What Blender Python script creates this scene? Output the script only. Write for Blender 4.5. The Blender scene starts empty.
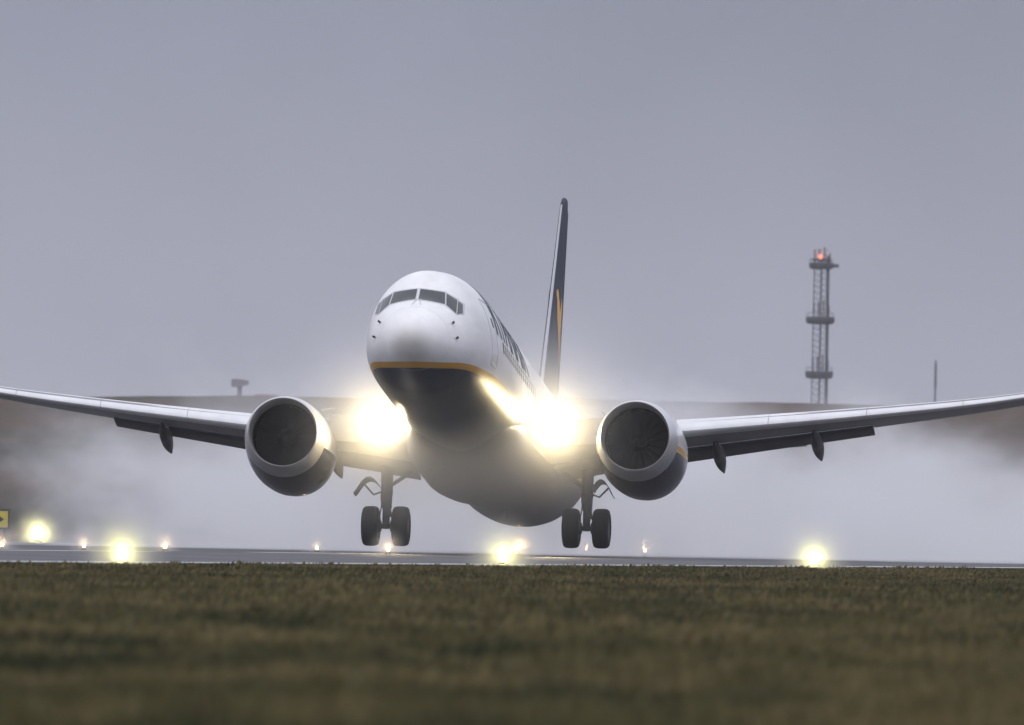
import bpy, bmesh, math, random
import numpy as np
from mathutils import Vector, Matrix, noise

R = math.radians
random.seed(7)
rng = np.random.default_rng(7)
scn = bpy.context.scene
COL = scn.collection

# ------------------------------------------------------------------ camera
W, H, FPX = 1024, 725, 27000.0
CAM_Z, PITCH, ROLL = 0.985, math.atan(158.5 / FPX), R(1.1)
cam = bpy.data.cameras.new('camera')
cam.sensor_width = 36.0
cam.lens = FPX * 36.0 / W
cam.clip_start, cam.clip_end = 1.0, 12000.0
cam.dof.use_dof = True
cam.dof.focus_distance = 756.0
cam.dof.aperture_fstop = (cam.lens / 1000.0) / 0.11
cam_o = bpy.data.objects.new('camera', cam)
COL.objects.link(cam_o)
CM = Matrix.Translation((0, 0, CAM_Z)) @ Matrix.Rotation(R(90) + PITCH, 4, 'X') @ Matrix.Rotation(ROLL, 4, 'Z')
cam_o.matrix_world = CM
scn.camera = cam_o


def at(px, py, Y):
    """The world point seen at a pixel, at the given depth along +Y."""
    d = CM.to_3x3() @ Vector(((px - W / 2) / FPX, (H / 2 - py) / FPX, -1.0))
    return Vector((0, 0, CAM_Z)) + d * (Y / d.y)


# ------------------------------------------------------------------ light
SUN_EL, SUN_AZ = R(48), R(200)
world = bpy.data.worlds.new('World')
scn.world = world
world.use_nodes = True
nt = world.node_tree
nt.nodes.clear()
wout = nt.nodes.new('ShaderNodeOutputWorld')
bg = nt.nodes.new('ShaderNodeBackground')
bg.inputs['Strength'].default_value = 0.1
sky = nt.nodes.new('ShaderNodeTexSky')
sky.sky_type = 'NISHITA'
sky.sun_disc = False
sky.sun_elevation = SUN_EL
sky.sun_rotation = SUN_AZ
sky.dust_density = 4.0
tc = nt.nodes.new('ShaderNodeTexCoord')
sx = nt.nodes.new('ShaderNodeSeparateXYZ')
nt.links.new(tc.outputs['Generated'], sx.inputs[0])
ramp = nt.nodes.new('ShaderNodeValToRGB')          # overcast: a dull horizon under a brighter zenith
el = ramp.color_ramp.elements
el[0].position, el[0].color = 0.0, (0.405, 0.412, 0.50, 1)
el[1].position, el[1].color = 1.0, (1.27, 1.29, 1.43, 1)
e = el.new(0.03); e.color = (0.240, 0.260, 0.340, 1)
e = el.new(0.25); e.color = (0.79, 0.81, 0.96, 1)
nt.links.new(sx.outputs['Z'], ramp.inputs[0])
nz = nt.nodes.new('ShaderNodeTexNoise')
nz.inputs['Scale'].default_value = 38.0
nz.inputs['Detail'].default_value = 5.0
nt.links.new(tc.outputs['Generated'], nz.inputs['Vector'])
mr = nt.nodes.new('ShaderNodeMapRange')
mr.inputs[1].default_value, mr.inputs[2].default_value = 0.3, 0.7
mr.inputs[3].default_value, mr.inputs[4].default_value = 9.1, 10.9
nt.links.new(nz.outputs['Fac'], mr.inputs[0])
sc_ = nt.nodes.new('ShaderNodeVectorMath'); sc_.operation = 'SCALE'
nt.links.new(ramp.outputs[0], sc_.inputs[0]); nt.links.new(mr.outputs[0], sc_.inputs['Scale'])
mx = nt.nodes.new('ShaderNodeMixRGB')
mx.inputs[0].default_value = 0.94
nt.links.new(sky.outputs[0], mx.inputs[1]); nt.links.new(sc_.outputs[0], mx.inputs[2])
nt.links.new(mx.outputs[0], bg.inputs[0]); nt.links.new(bg.outputs[0], wout.inputs[0])

sun = bpy.data.lights.new('sun', 'SUN')
sun.energy, sun.angle, sun.color = 0.7, R(40), (1.0, 0.98, 0.95)
sun_o = bpy.data.objects.new('sun', sun)
COL.objects.link(sun_o)
sun_dir = Vector((math.sin(SUN_AZ) * math.cos(SUN_EL), math.cos(SUN_AZ) * math.cos(SUN_EL), math.sin(SUN_EL)))
sun_o.rotation_euler = sun_dir.to_track_quat('Z', 'Y').to_euler()
sun_o.location = (0, 300, 60)

vs = scn.view_settings
vs.view_transform, vs.look, vs.exposure, vs.gamma = 'Standard', 'None', 0.0, 1.0
vs.use_curve_mapping = False
scn.cycles.use_denoising = True
scn.cycles.volume_bounces = 3
scn.cycles.max_bounces = 10
scn.cycles.sample_clamp_indirect = 6.0
scn.cycles.volume_max_steps = 256


# ------------------------------------------------------------------ helpers
def mat(name, color, rough=0.5, metal=0.0, coat=0.0, spec=0.5, emis=None, estr=0.0, var=0.0, scale=8.0, rvar=0.0, bump=0.0, bscale=40.0):
    m = bpy.data.materials.new(name)
    m.use_nodes = True
    t = m.node_tree
    b = t.nodes['Principled BSDF']
    b.inputs['Base Color'].default_value = (*color, 1)
    b.inputs['Roughness'].default_value = rough
    b.inputs['Metallic'].default_value = metal
    b.inputs['Coat Weight'].default_value = coat
    b.inputs['Coat Roughness'].default_value = 0.08
    b.inputs['Specular IOR Level'].default_value = spec
    if emis:
        b.inputs['Emission Color'].default_value = (*emis, 1)
        b.inputs['Emission Strength'].default_value = estr
    if var or rvar or bump:
        co = t.nodes.new('ShaderNodeTexCoord')
        n = t.nodes.new('ShaderNodeTexNoise')
        n.inputs['Scale'].default_value = scale
        n.inputs['Detail'].default_value = 6
        n.inputs['Roughness'].default_value = 0.6
        t.links.new(co.outputs['Object'], n.inputs['Vector'])
        if var:
            r = t.nodes.new('ShaderNodeValToRGB')
            r.color_ramp.elements[0].position, r.color_ramp.elements[1].position = 0.3, 0.7
            r.color_ramp.elements[0].color = (*[c * (1 - var) for c in color], 1)
            r.color_ramp.elements[1].color = (*[min(1, c * (1 + var * .6)) for c in color], 1)
            t.links.new(n.outputs['Fac'], r.inputs[0])
            t.links.new(r.outputs[0], b.inputs['Base Color'])
        if rvar:
            q = t.nodes.new('ShaderNodeMapRange')
            q.inputs[3].default_value, q.inputs[4].default_value = max(0.02, rough - rvar), rough + rvar
            t.links.new(n.outputs['Fac'], q.inputs[0])
            t.links.new(q.outputs[0], b.inputs['Roughness'])
        if bump:
            n2 = t.nodes.new('ShaderNodeTexNoise')
            n2.inputs['Scale'].default_value = bscale
            n2.inputs['Detail'].default_value = 4
            t.links.new(co.outputs['Object'], n2.inputs['Vector'])
            bp = t.nodes.new('ShaderNodeBump')
            bp.inputs['Strength'].default_value = bump
            bp.inputs['Distance'].default_value = 0.05
            t.links.new(n2.outputs['Fac'], bp.inputs['Height'])
            t.links.new(bp.outputs[0], b.inputs['Normal'])
    return m


class MB:
    """Collects shapes for ONE mesh object."""
    def __init__(self):
        self.v, self.f, self.mi = [], [], []

    def add(self, verts, faces, mi=0):
        o = len(self.v)
        self.v += [tuple(p) for p in verts]
        self.f += [[i + o for i in fc] for fc in faces]
        self.mi += [mi] * len(faces)
        return self

    def loft(self, rings, closed=True, cap0=True, cap1=True, mi=0):
        n = len(rings[0])
        v = [p for r in rings for p in r]
        f = []
        for k in range(len(rings) - 1):
            for i in range(n if closed else n - 1):
                j = (i + 1) % n
                f.append([k * n + i, k * n + j, (k + 1) * n + j, (k + 1) * n + i])
        if cap0: f.append(list(range(n))[::-1])
        if cap1: f.append([(len(rings) - 1) * n + i for i in range(n)])
        return self.add(v, f, mi)

    def box(self, c, size, M=None, mi=0):
        c = Vector(c); h = Vector(size) / 2
        v = []
        for z in (-1, 1):
            for y in (-1, 1):
                for x in (-1, 1):
                    p = Vector((x * h.x, y * h.y, z * h.z))
                    v.append(c + (M @ p if M else p))
        f = [[0, 2, 3, 1], [4, 5, 7, 6], [0, 1, 5, 4], [2, 6, 7, 3], [0, 4, 6, 2], [1, 3, 7, 5]]
        return self.add(v, f, mi)

    def tube(self, pts, rad, n=12, mi=0):
        pts = [Vector(p) for p in pts]
        rads = rad if isinstance(rad, (list, tuple)) else [rad] * len(pts)
        rings = []
        for i, p in enumerate(pts):
            d = (pts[min(i + 1, len(pts) - 1)] - pts[max(i - 1, 0)]).normalized()
            a = d.cross(Vector((0.13, 0.31, 0.94)))
            if a.length < 1e-3: a = d.cross(Vector((1, 0, 0)))
            a.normalize(); b = d.cross(a)
            rings.append([p + (a * math.cos(t) + b * math.sin(t)) * rads[i] for t in [2 * math.pi * k / n for k in range(n)]])
        return self.loft(rings, mi=mi)

    def revolve(self, prof, c, axis='Y', n=48, mi=0, capend=False, sx=1.0, flat=0.0):
        """prof: (along, radius) pairs, turned about the axis through c."""
        c = Vector(c); rings = []
        for a, r in prof:
            ring = []
            for k in range(n):
                t = 2 * math.pi * k / n
                u, w = r * math.cos(t) * sx, r * math.sin(t)
                if axis == 'Y': p = Vector((u, a, w))
                elif axis == 'X': p = Vector((a, u, w))
                else: p = Vector((u, w, a))
                ring.append(c + p)
            rings.append(ring)
        return self.loft(rings, cap0=capend, cap1=capend, mi=mi)

    def build(self, name, mats, parent=None, smooth=True, angle=40, shift=None):
        me = bpy.data.meshes.new(name)
        vv = self.v if shift is None else [tuple(Vector(p) - shift) for p in self.v]
        me.from_pydata(vv, [], self.f)
        for m in (mats if isinstance(mats, (list, tuple)) else [mats]): me.materials.append(m)
        me.polygons.foreach_set('material_index', self.mi)
        bm = bmesh.new(); bm.from_mesh(me)
        bmesh.ops.recalc_face_normals(bm, faces=bm.faces)
        bm.to_mesh(me); bm.free()
        if smooth:
            me.polygons.foreach_set('use_smooth', [True] * len(me.polygons))
            me.set_sharp_from_angle(angle=R(angle))
        o = bpy.data.objects.new(name, me)
        COL.objects.link(o)
        if parent: o.parent = parent
        return o


def tag(o, label=None, cat=None, group=None, kind=None):
    if label: o['label'] = label
    if cat: o['category'] = cat
    if group: o['group'] = group
    if kind: o['kind'] = kind
    return o


def empty(name, loc=(0, 0, 0), rz=0.0):
    o = bpy.data.objects.new(name, None)
    COL.objects.link(o)
    o.location = loc; o.rotation_euler = (0, 0, rz); o.empty_display_size = 0.3
    return o


def copy_tree(o, parent=None):
    c = o.copy(); COL.objects.link(c)
    if parent: c.parent = parent
    for ch in list(o.children): copy_tree(ch, c)
    return c


def lerp_tab(tab, x):
    xs = [r[0] for r in tab]
    return [float(np.interp(x, xs, [r[i] for r in tab])) for i in range(1, len(tab[0]))]


def pchip(tab):
    xs = np.array([r[0] for r in tab], float)
    fs = []
    for i in range(1, len(tab[0])):
        ys = np.array([r[i] for r in tab], float)
        h = np.diff(xs); d = np.diff(ys) / h
        m = np.zeros(len(xs)); m[0], m[-1] = d[0], d[-1]
        for k in range(1, len(xs) - 1):
            if d[k - 1] * d[k] > 0:
                w1, w2 = 2 * h[k] + h[k - 1], h[k] + 2 * h[k - 1]
                m[k] = (w1 + w2) / (w1 / d[k - 1] + w2 / d[k])
        fs.append((ys, m))

    def f(x):
        x = min(max(x, xs[0]), xs[-1])
        k = min(int(np.searchsorted(xs, x, 'right')) - 1, len(xs) - 2)
        hh = xs[k + 1] - xs[k]; t = (x - xs[k]) / hh
        h00, h10, h01, h11 = 2*t**3-3*t**2+1, t**3-2*t**2+t, -2*t**3+3*t**2, t**3-t**2
        return [float(h00 * ys[k] + h10 * hh * m[k] + h01 * ys[k + 1] + h11 * hh * m[k + 1]) for ys, m in fs]
    return f


# ------------------------------------------------------------------ layout of the airfield
HEAD = R(7.1)                                       # the runway runs away to the right of the view
AX = Vector((math.sin(HEAD), math.cos(HEAD), 0))    # along the runway, away
NX = Vector((-math.cos(HEAD), math.sin(HEAD), 0))   # across the runway, away from the camera
L0 = at(122, 558, 529)
EDGE0 = Vector((L0.x, L0.y, 0)) + NX * 1.2          # a point on the near runway edge
RW = 46.0


def rw(along, across, z=0.0):
    p = EDGE0 + AX * along + NX * across
    return Vector((p.x, p.y, z))


def at_across(px, py, across):
    """Point of the vertical plane `across` metres beyond the near runway edge, seen at a pixel."""
    d = CM.to_3x3() @ Vector(((px - W / 2) / FPX, (H / 2 - py) / FPX, -1.0))
    o = Vector((0, 0, CAM_Z))
    k = (across - (o - EDGE0).dot(NX)) / d.dot(NX)
    return o + d * k


# ------------------------------------------------------------------ ground
def ground_material():
    m = bpy.data.materials.new('ground_soil')
    m.use_nodes = True
    t = m.node_tree; b = t.nodes['Principled BSDF']
    b.inputs['Roughness'].default_value = 0.95
    b.inputs['Specular IOR Level'].default_value = 0.1
    geo = t.nodes.new('ShaderNodeNewGeometry')
    n1 = t.nodes.new('ShaderNodeTexNoise')
    n1.inputs['Scale'].default_value = 0.011; n1.inputs['Detail'].default_value = 7; n1.inputs['Roughness'].default_value = 0.6
    mp = t.nodes.new('ShaderNodeMapping'); mp.inputs['Scale'].default_value = (2.2, 0.55, 1)
    t.links.new(geo.outputs['Position'], mp.inputs[0]); t.links.new(mp.outputs[0], n1.inputs['Vector'])
    r = t.nodes.new('ShaderNodeValToRGB')
    r.color_ramp.elements[0].position, r.color_ramp.elements[0].color = 0.36, (0.022, 0.022, 0.010, 1)
    r.color_ramp.elements[1].position, r.color_ramp.elements[1].color = 0.64, (0.066, 0.041, 0.024, 1)
    e = r.color_ramp.elements.new(0.5); e.color = (0.050, 0.031, 0.016, 1)
    t.links.new(n1.outputs['Fac'], r.inputs[0]); t.links.new(r.outputs[0], b.inputs['Base Color'])
    n2 = t.nodes.new('ShaderNodeTexNoise'); n2.inputs['Scale'].default_value = 1.3; n2.inputs['Detail'].default_value = 8
    t.links.new(geo.outputs['Position'], n2.inputs['Vector'])
    bp = t.nodes.new('ShaderNodeBump'); bp.inputs['Distance'].default_value = 0.3; bp.inputs['Strength'].default_value = 0.6
    t.links.new(n2.outputs['Fac'], bp.inputs['Height']); t.links.new(bp.outputs[0], b.inputs['Normal'])
    return m


def smooth(a, b, x):
    t = min(1, max(0, (x - a) / (b - a)))
    return t * t * (3 - 2 * t)


def ground_z(x, y):
    up = 14.3 * (0.25 * smooth(1180, 1700, y) + 0.75 * smooth(1500, 3050, y))
    up += (0.00045 * x if y > 1500 else 0) * smooth(1500, 3000, y) * 14
    w = smooth(1250, 2000, y)
    up += w * 1.4 * (noise.noise(Vector((x * .006, y * .002, 3.1))) + .55 * noise.noise(Vector((x * .06, y * .006, 8.1))))
    up -= 3.0 * smooth(3200, 4300, y)
    return up - 0.03


xs = sorted(set(list(np.linspace(-2400, -200, 23)) + list(np.linspace(-200, 200, 81)) + list(np.linspace(200, 2400, 23))))
ys = list(np.linspace(-120, 1150, 40)) + list(np.linspace(1170, 3300, 130)) + list(np.linspace(3350, 4350, 20))
g = MB()
g.add([(x, y, ground_z(x, y)) for y in ys for x in xs],
      [[j * len(xs) + i, j * len(xs) + i + 1, (j + 1) * len(xs) + i + 1, (j + 1) * len(xs) + i]
       for j in range(len(ys) - 1) for i in range(len(xs) - 1)])
tag(g.build('ground', ground_material(), angle=80), 'brown and green grassland rising to a low ridge', 'ground', kind='structure')

# ------------------------------------------------------------------ runway
def asphalt_material():
    m = bpy.data.materials.new('wet_asphalt')
    m.use_nodes = True
    t = m.node_tree; b = t.nodes['Principled BSDF']
    b.inputs['Specular IOR Level'].default_value = 0.16
    geo = t.nodes.new('ShaderNodeNewGeometry')
    n1 = t.nodes.new('ShaderNodeTexNoise'); n1.inputs['Scale'].default_value = 0.35; n1.inputs['Detail'].default_value = 8
    t.links.new(geo.outputs['Position'], n1.inputs['Vector'])
    r = t.nodes.new('ShaderNodeValToRGB')
    r.color_ramp.elements[0].position, r.color_ramp.elements[0].color = 0.3, (0.035, 0.035, 0.04, 1)
    r.color_ramp.elements[1].position, r.color_ramp.elements[1].color = 0.7, (0.07, 0.067, 0.072, 1)
    t.links.new(n1.outputs['Fac'], r.inputs[0]); t.links.new(r.outputs[0], b.inputs['Base Color'])
    q = t.nodes.new('ShaderNodeMapRange')
    q.inputs[1].default_value, q.inputs[2].default_value = 0.35, 0.65
    q.inputs[3].default_value, q.inputs[4].default_value = 0.42, 0.7
    t.links.new(n1.outputs['Fac'], q.inputs[0]); t.links.new(q.outputs[0], b.inputs['Roughness'])
    n2 = t.nodes.new('ShaderNodeTexNoise'); n2.inputs['Scale'].default_value = 25; n2.inputs['Detail'].default_value = 4
    t.links.new(geo.outputs['Position'], n2.inputs['Vector'])
    bp = t.nodes.new('ShaderNodeBump'); bp.inputs['Distance'].default_value = 0.01; bp.inputs['Strength'].default_value = 0.5
    t.links.new(n2.outputs['Fac'], bp.inputs['Height']); t.links.new(bp.outputs[0], b.inputs['Normal'])
    return m


def strip(mb, a0, a1, c0, c1, z, n=1):
    for k in range(n):
        s0, s1 = a0 + (a1 - a0) * k / n, a0 + (a1 - a0) * (k + 1) / n
        mb.add([rw(s0, c0, z), rw(s1, c0, z), rw(s1, c1, z), rw(s0, c1, z)], [[0, 1, 2, 3]])


M_asph = asphalt_material()
m_ = MB(); strip(m_, -520, 1800, 0, RW + 6, 0.0, 40)
tag(m_.build('runway', M_asph, smooth=False), 'wet grey asphalt runway crossing the whole view', 'runway', kind='structure')
M_line = mat('line_paint', (0.6, 0.6, 0.58), 0.45, var=0.25, scale=0.6)
m_ = MB()
strip(m_, -520, 1800, 0.9, 1.8, 0.004, 20)
strip(m_, -520, 1800, RW - 1.4, RW - 0.5, 0.004, 20)
for k in range(-12, 40): strip(m_, k * 50.0, k * 50.0 + 30, RW / 2 - .45, RW / 2 + .45, 0.004)
for k in range(-8, 1):
    for c in (13.5, RW - 16.5): strip(m_, k * 60.0 - 20, k * 60.0 + 2.5, c, c + 3, 0.004)
tag(m_.build('runway_marking', M_line, smooth=False), 'white painted edge and centre lines on the wet runway', 'markings', kind='structure')

# ------------------------------------------------------------------ rough grass in front
def grass_material():
    m = bpy.data.materials.new('rough_grass')
    m.use_nodes = True
    t = m.node_tree; b = t.nodes['Principled BSDF']
    b.inputs['Roughness'].default_value = 0.75
    b.inputs['Specular IOR Level'].default_value = 0.2
    geo = t.nodes.new('ShaderNodeNewGeometry')
    n1 = t.nodes.new('ShaderNodeTexNoise'); n1.inputs['Scale'].default_value = 0.22; n1.inputs['Detail'].default_value = 6; n1.inputs['Roughness'].default_value = 0.65
    mp = t.nodes.new('ShaderNodeMapping'); mp.inputs['Scale'].default_value = (.8, 0.46, 0.0)
    t.links.new(geo.outputs['Position'], mp.inputs[0]); t.links.new(mp.outputs[0], n1.inputs['Vector'])
    r = t.nodes.new('ShaderNodeValToRGB')
    r.color_ramp.elements[0].position, r.color_ramp.elements[0].color = 0.40, (0.024, 0.028, 0.009, 1)
    r.color_ramp.elements[1].position, r.color_ramp.elements[1].color = 0.60, (0.126, 0.098, 0.042, 1)
    e = r.color_ramp.elements.new(0.49); e.color = (0.070, 0.062, 0.022, 1)
    t.links.new(n1.outputs['Fac'], r.inputs[0])
    n2 = t.nodes.new('ShaderNodeTexNoise'); n2.inputs['Scale'].default_value = 9; n2.inputs['Detail'].default_value = 2
    t.links.new(geo.outputs['Position'], n2.inputs['Vector'])
    mr = t.nodes.new('ShaderNodeMapRange'); mr.inputs[1].default_value = .3; mr.inputs[2].default_value = .7
    mr.inputs[3].default_value = 0.75; mr.inputs[4].default_value = 1.25
    t.links.new(n2.outputs['Fac'], mr.inputs[0])
    s = t.nodes.new('ShaderNodeVectorMath'); s.operation = 'SCALE'
    t.links.new(r.outputs[0], s.inputs[0]); t.links.new(mr.outputs[0], s.inputs['Scale'])
    t.links.new(s.outputs[0], b.inputs['Base Color'])
    return m


def grass(n=720000):
    Y = 95 * (800 / 95) ** rng.random(n)
    X = (rng.random(n) * 2 - 1) * (0.042 * Y + 6.0)
    # keep the blades on this side of the runway
    ac = (X - EDGE0.x) * NX.x + (Y - EDGE0.y) * NX.y
    ok = ac < -0.05
    X, Y = X[ok], Y[ok]; n = len(X)
    # tussocks: blades drawn towards clump centres
    def nn(a, b, c): return np.array([noise.noise(Vector((x * a, y * b, c))) for x, y in zip(X, Y)])
    big = nn(.5, .10, 2.0); small = nn(1.7, .35, 5.0)
    hgt = (0.09 + 0.09 * big + 0.09 * small) * (0.6 + 0.8 * rng.random(n))
    hgt = np.clip(hgt, 0.02, 0.26) * np.interp(Y, [300, 480], [1, .55])
    wid = (0.006 + 0.012 * rng.random(n)) * (1 + Y / 300)
    th = rng.random(n) * math.pi
    lx, ly = (rng.random(n) - .5) * 1.1 * hgt + .18 * hgt, (rng.random(n) - .5) * .9 * hgt
    v = np.zeros((n, 4, 3), np.float32)
    cx, cy = np.cos(th) * wid, np.sin(th) * wid
    v[:, 0] = np.stack([X - cx, Y - cy, np.full(n, -0.04)], 1)
    v[:, 1] = np.stack([X + cx, Y + cy, np.full(n, -0.04)], 1)
    v[:, 2] = np.stack([X + cx * .7 + lx * .4, Y + cy * .7 + ly * .4, hgt * .65 - .03], 1)
    v[:, 3] = np.stack([X + lx, Y + ly, hgt - .03], 1)
    me = bpy.data.meshes.new('grass')
    me.vertices.add(n * 4)
    me.vertices.foreach_set('co', v.reshape(-1))
    me.loops.add(n * 6); me.polygons.add(n * 2)
    base = np.arange(n)[:, None] * 4
    li = np.concatenate([base + np.array([[0, 1, 2]]), base + np.array([[0, 2, 3]])], 1).reshape(-1)
    me.loops.foreach_set('vertex_index', li.astype(np.int32))
    me.polygons.foreach_set('loop_start', (np.arange(n * 2) * 3).astype(np.int32))
    me.update(calc_edges=True); me.validate()
    me.materials.append(grass_material())
    o = bpy.data.objects.new('grass', me); COL.objects.link(o)
    return tag(o, 'rough olive and brown grass in front of the runway', 'grass', kind='stuff')


grass()

# ------------------------------------------------------------------ the airliner
# aircraft frame: x to its left (right in the picture), y aft of the nose, z above static ground
PIV = Vector((0, 19.6, -0.35))
NOSE_UP, YAW, BANK = R(8.4), R(6.5), R(0.42)
GEAR_AT = at(485.5, 547.0, 765.0)
plane = empty('airliner', GEAR_AT)
plane.rotation_euler = (Matrix.Rotation(-YAW, 4, 'Z') @ Matrix.Rotation(-NOSE_UP, 4, 'X') @ Matrix.Rotation(-BANK, 4, 'Y')).to_euler()
tag(plane, 'white and navy twin-engine passenger jet lifting off the wet runway with its landing lights on', 'airliner')


def part(mb, name, mats, parent=None, **k):
    return mb.build(name, mats, parent or plane, shift=PIV, **k)


def paint_material():
    """White upper body, yellow line, navy belly; the split is a surface of the body itself."""
    m = bpy.data.materials.new('body_paint')
    m.use_nodes = True
    t = m.node_tree; b = t.nodes['Principled BSDF']
    b.inputs['Roughness'].default_value = 0.42
    b.inputs['Specular IOR Level'].default_value = 0.32
    b.inputs['Coat Weight'].default_value = 0.08
    b.inputs['Coat Roughness'].default_value = 0.2
    co = t.nodes.new('ShaderNodeTexCoord'); s = t.nodes.new('ShaderNodeSeparateXYZ')
    t.links.new(co.outputs['Object'], s.inputs[0])
    fc = t.nodes.new('ShaderNodeFloatCurve')         # line height as a function of the distance aft
    q = t.nodes.new('ShaderNodeMapRange')
    q.inputs[1].default_value, q.inputs[2].default_value = -PIV.y, 40 - PIV.y
    t.links.new(s.outputs['Y'], q.inputs[0])
    c = fc.mapping.curves[0]
    pts = [(0, 1.78), (.6, 1.84), (2.2, 2.05), (4.0, 2.17), (6.5, 2.28), (24, 2.45), (40, 5.2)]
    c.points[0].location = (0, pts[0][1] / 6); c.points[1].location = (1, pts[-1][1] / 6)
    for x, z in pts[1:-1]: c.points.new(x / 40, z / 6)
    fc.mapping.update()
    t.links.new(q.outputs[0], fc.inputs['Value'])
    mu = t.nodes.new('ShaderNodeMath'); mu.operation = 'MULTIPLY_ADD'; mu.inputs[1].default_value = -6.0; mu.inputs[2].default_value = PIV.z
    t.links.new(fc.outputs[0], mu.inputs[0])
    ad = t.nodes.new('ShaderNodeMath'); ad.operation = 'ADD'
    t.links.new(mu.outputs[0], ad.inputs[0]); t.links.new(s.outputs['Z'], ad.inputs[1])   # height above the line
    r = t.nodes.new('ShaderNodeValToRGB'); r.color_ramp.interpolation = 'CONSTANT'
    mm = t.nodes.new('ShaderNodeMapRange'); mm.inputs[1].default_value, mm.inputs[2].default_value = -1, 1
    t.links.new(ad.outputs[0], mm.inputs[0]); t.links.new(mm.outputs[0], r.inputs[0])
    E = r.color_ramp.elements
    E[0].position, E[0].color = 0, (0.036, 0.048, 0.07, 1)
    E[1].position, E[1].color = 0.5, (0.66, 0.36, 0.06, 1)
    e = E.new(0.58); e.color = (0.8, 0.8, 0.81, 1)
    n = t.nodes.new('ShaderNodeTexNoise'); n.inputs['Scale'].default_value = 1.4; n.inputs['Detail'].default_value = 8; n.inputs['Roughness'].default_value = .65
    mp = t.nodes.new('ShaderNodeMapping'); mp.inputs['Scale'].default_value = (1.5, .35, 1.5)
    t.links.new(co.outputs['Object'], mp.inputs[0]); t.links.new(mp.outputs[0], n.inputs['Vector'])
    d = t.nodes.new('ShaderNodeMapRange'); d.inputs[1].default_value, d.inputs[2].default_value = .35, .7
    d.inputs[3].default_value, d.inputs[4].default_value = 1.0, 0.86
    t.links.new(n.outputs['Fac'], d.inputs[0])
    sm = t.nodes.new('ShaderNodeVectorMath'); sm.operation = 'SCALE'
    t.links.new(r.outputs[0], sm.inputs[0]); t.links.new(d.outputs[0], sm.inputs['Scale'])
    # soft radome grime mixed with painted underside shade below the nose tip
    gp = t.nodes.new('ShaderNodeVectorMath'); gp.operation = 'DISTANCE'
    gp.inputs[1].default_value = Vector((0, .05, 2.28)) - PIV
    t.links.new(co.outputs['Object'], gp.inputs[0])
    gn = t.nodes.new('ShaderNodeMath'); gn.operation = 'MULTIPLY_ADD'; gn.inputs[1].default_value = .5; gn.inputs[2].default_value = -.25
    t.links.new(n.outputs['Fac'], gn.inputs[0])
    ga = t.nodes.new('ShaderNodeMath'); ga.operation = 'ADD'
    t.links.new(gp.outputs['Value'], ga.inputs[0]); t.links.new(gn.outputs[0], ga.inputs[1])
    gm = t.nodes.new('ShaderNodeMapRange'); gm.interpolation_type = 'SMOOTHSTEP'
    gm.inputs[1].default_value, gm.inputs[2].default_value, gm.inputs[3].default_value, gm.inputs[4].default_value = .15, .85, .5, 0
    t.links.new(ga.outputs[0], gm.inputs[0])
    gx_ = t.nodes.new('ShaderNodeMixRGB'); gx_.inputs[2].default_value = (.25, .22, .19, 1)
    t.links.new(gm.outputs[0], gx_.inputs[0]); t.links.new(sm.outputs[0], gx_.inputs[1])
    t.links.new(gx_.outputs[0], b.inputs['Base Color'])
    return m


M_body = paint_material()
M_white = mat('white_paint', (0.78, 0.78, 0.79), 0.3, coat=.4, var=.08, scale=2)
M_navy = mat('navy_paint', (0.018, 0.026, 0.055), 0.5, spec=.22, var=.2, scale=2)
M_gold = mat('gold_paint', (0.80, 0.45, 0.12), 0.6, spec=.2)
M_grey = mat('wing_grey', (0.20, 0.205, 0.22), 0.4, var=.15, scale=1.5)
M_dkgrey = mat('flap_grey', (0.06, 0.064, 0.078), 0.45, var=.25, scale=2)
M_slat = mat('slat_metal', (0.70, 0.70, 0.72), 0.34, metal=.25, var=.1, scale=1.5, rvar=.08)
M_finle = mat('fin_edge_metal', (0.42, 0.43, 0.46), 0.45, metal=.2)
M_lip = mat('lip_metal', (0.62, 0.62, 0.635), 0.36, metal=.65, rvar=.08, scale=3)
M_duct = mat('duct_liner', (0.012, 0.012, 0.013), 0.6, spec=.2, var=.2, scale=6)
M_fan = mat('fan_titanium', (0.022, 0.023, 0.021), 0.7, spec=.08)
M_spin = mat('spinner_grey', (0.009, 0.009, 0.010), 0.5, spec=.2)
M_spiral = mat('spiral_grey', (0.022, 0.022, 0.022), 0.7, spec=.1)
M_exh = mat('exhaust_metal', (0.20, 0.18, 0.16), 0.4, metal=.9)
M_glass = mat('cockpit_glass', (0.02, 0.026, 0.03), 0.08, spec=.6)
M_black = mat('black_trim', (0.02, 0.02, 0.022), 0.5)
M_frame = mat('window_frame', (0.50, 0.51, 0.53), 0.4)
M_seam = mat('panel_seam', (0.48, 0.49, 0.51), 0.5)
M_tyre = mat('tyre_rubber', (0.02, 0.02, 0.02), 0.8, var=.3, scale=20, bump=.2, bscale=60)
M_hub = mat('wheel_hub', (0.22, 0.22, 0.23), 0.45, metal=.6)
M_strut = mat('gear_steel', (0.12, 0.12, 0.13), 0.5, metal=.3, var=.3, scale=9)
M_door = mat('gear_door_paint', (0.10, 0.11, 0.13), 0.4)


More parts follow.
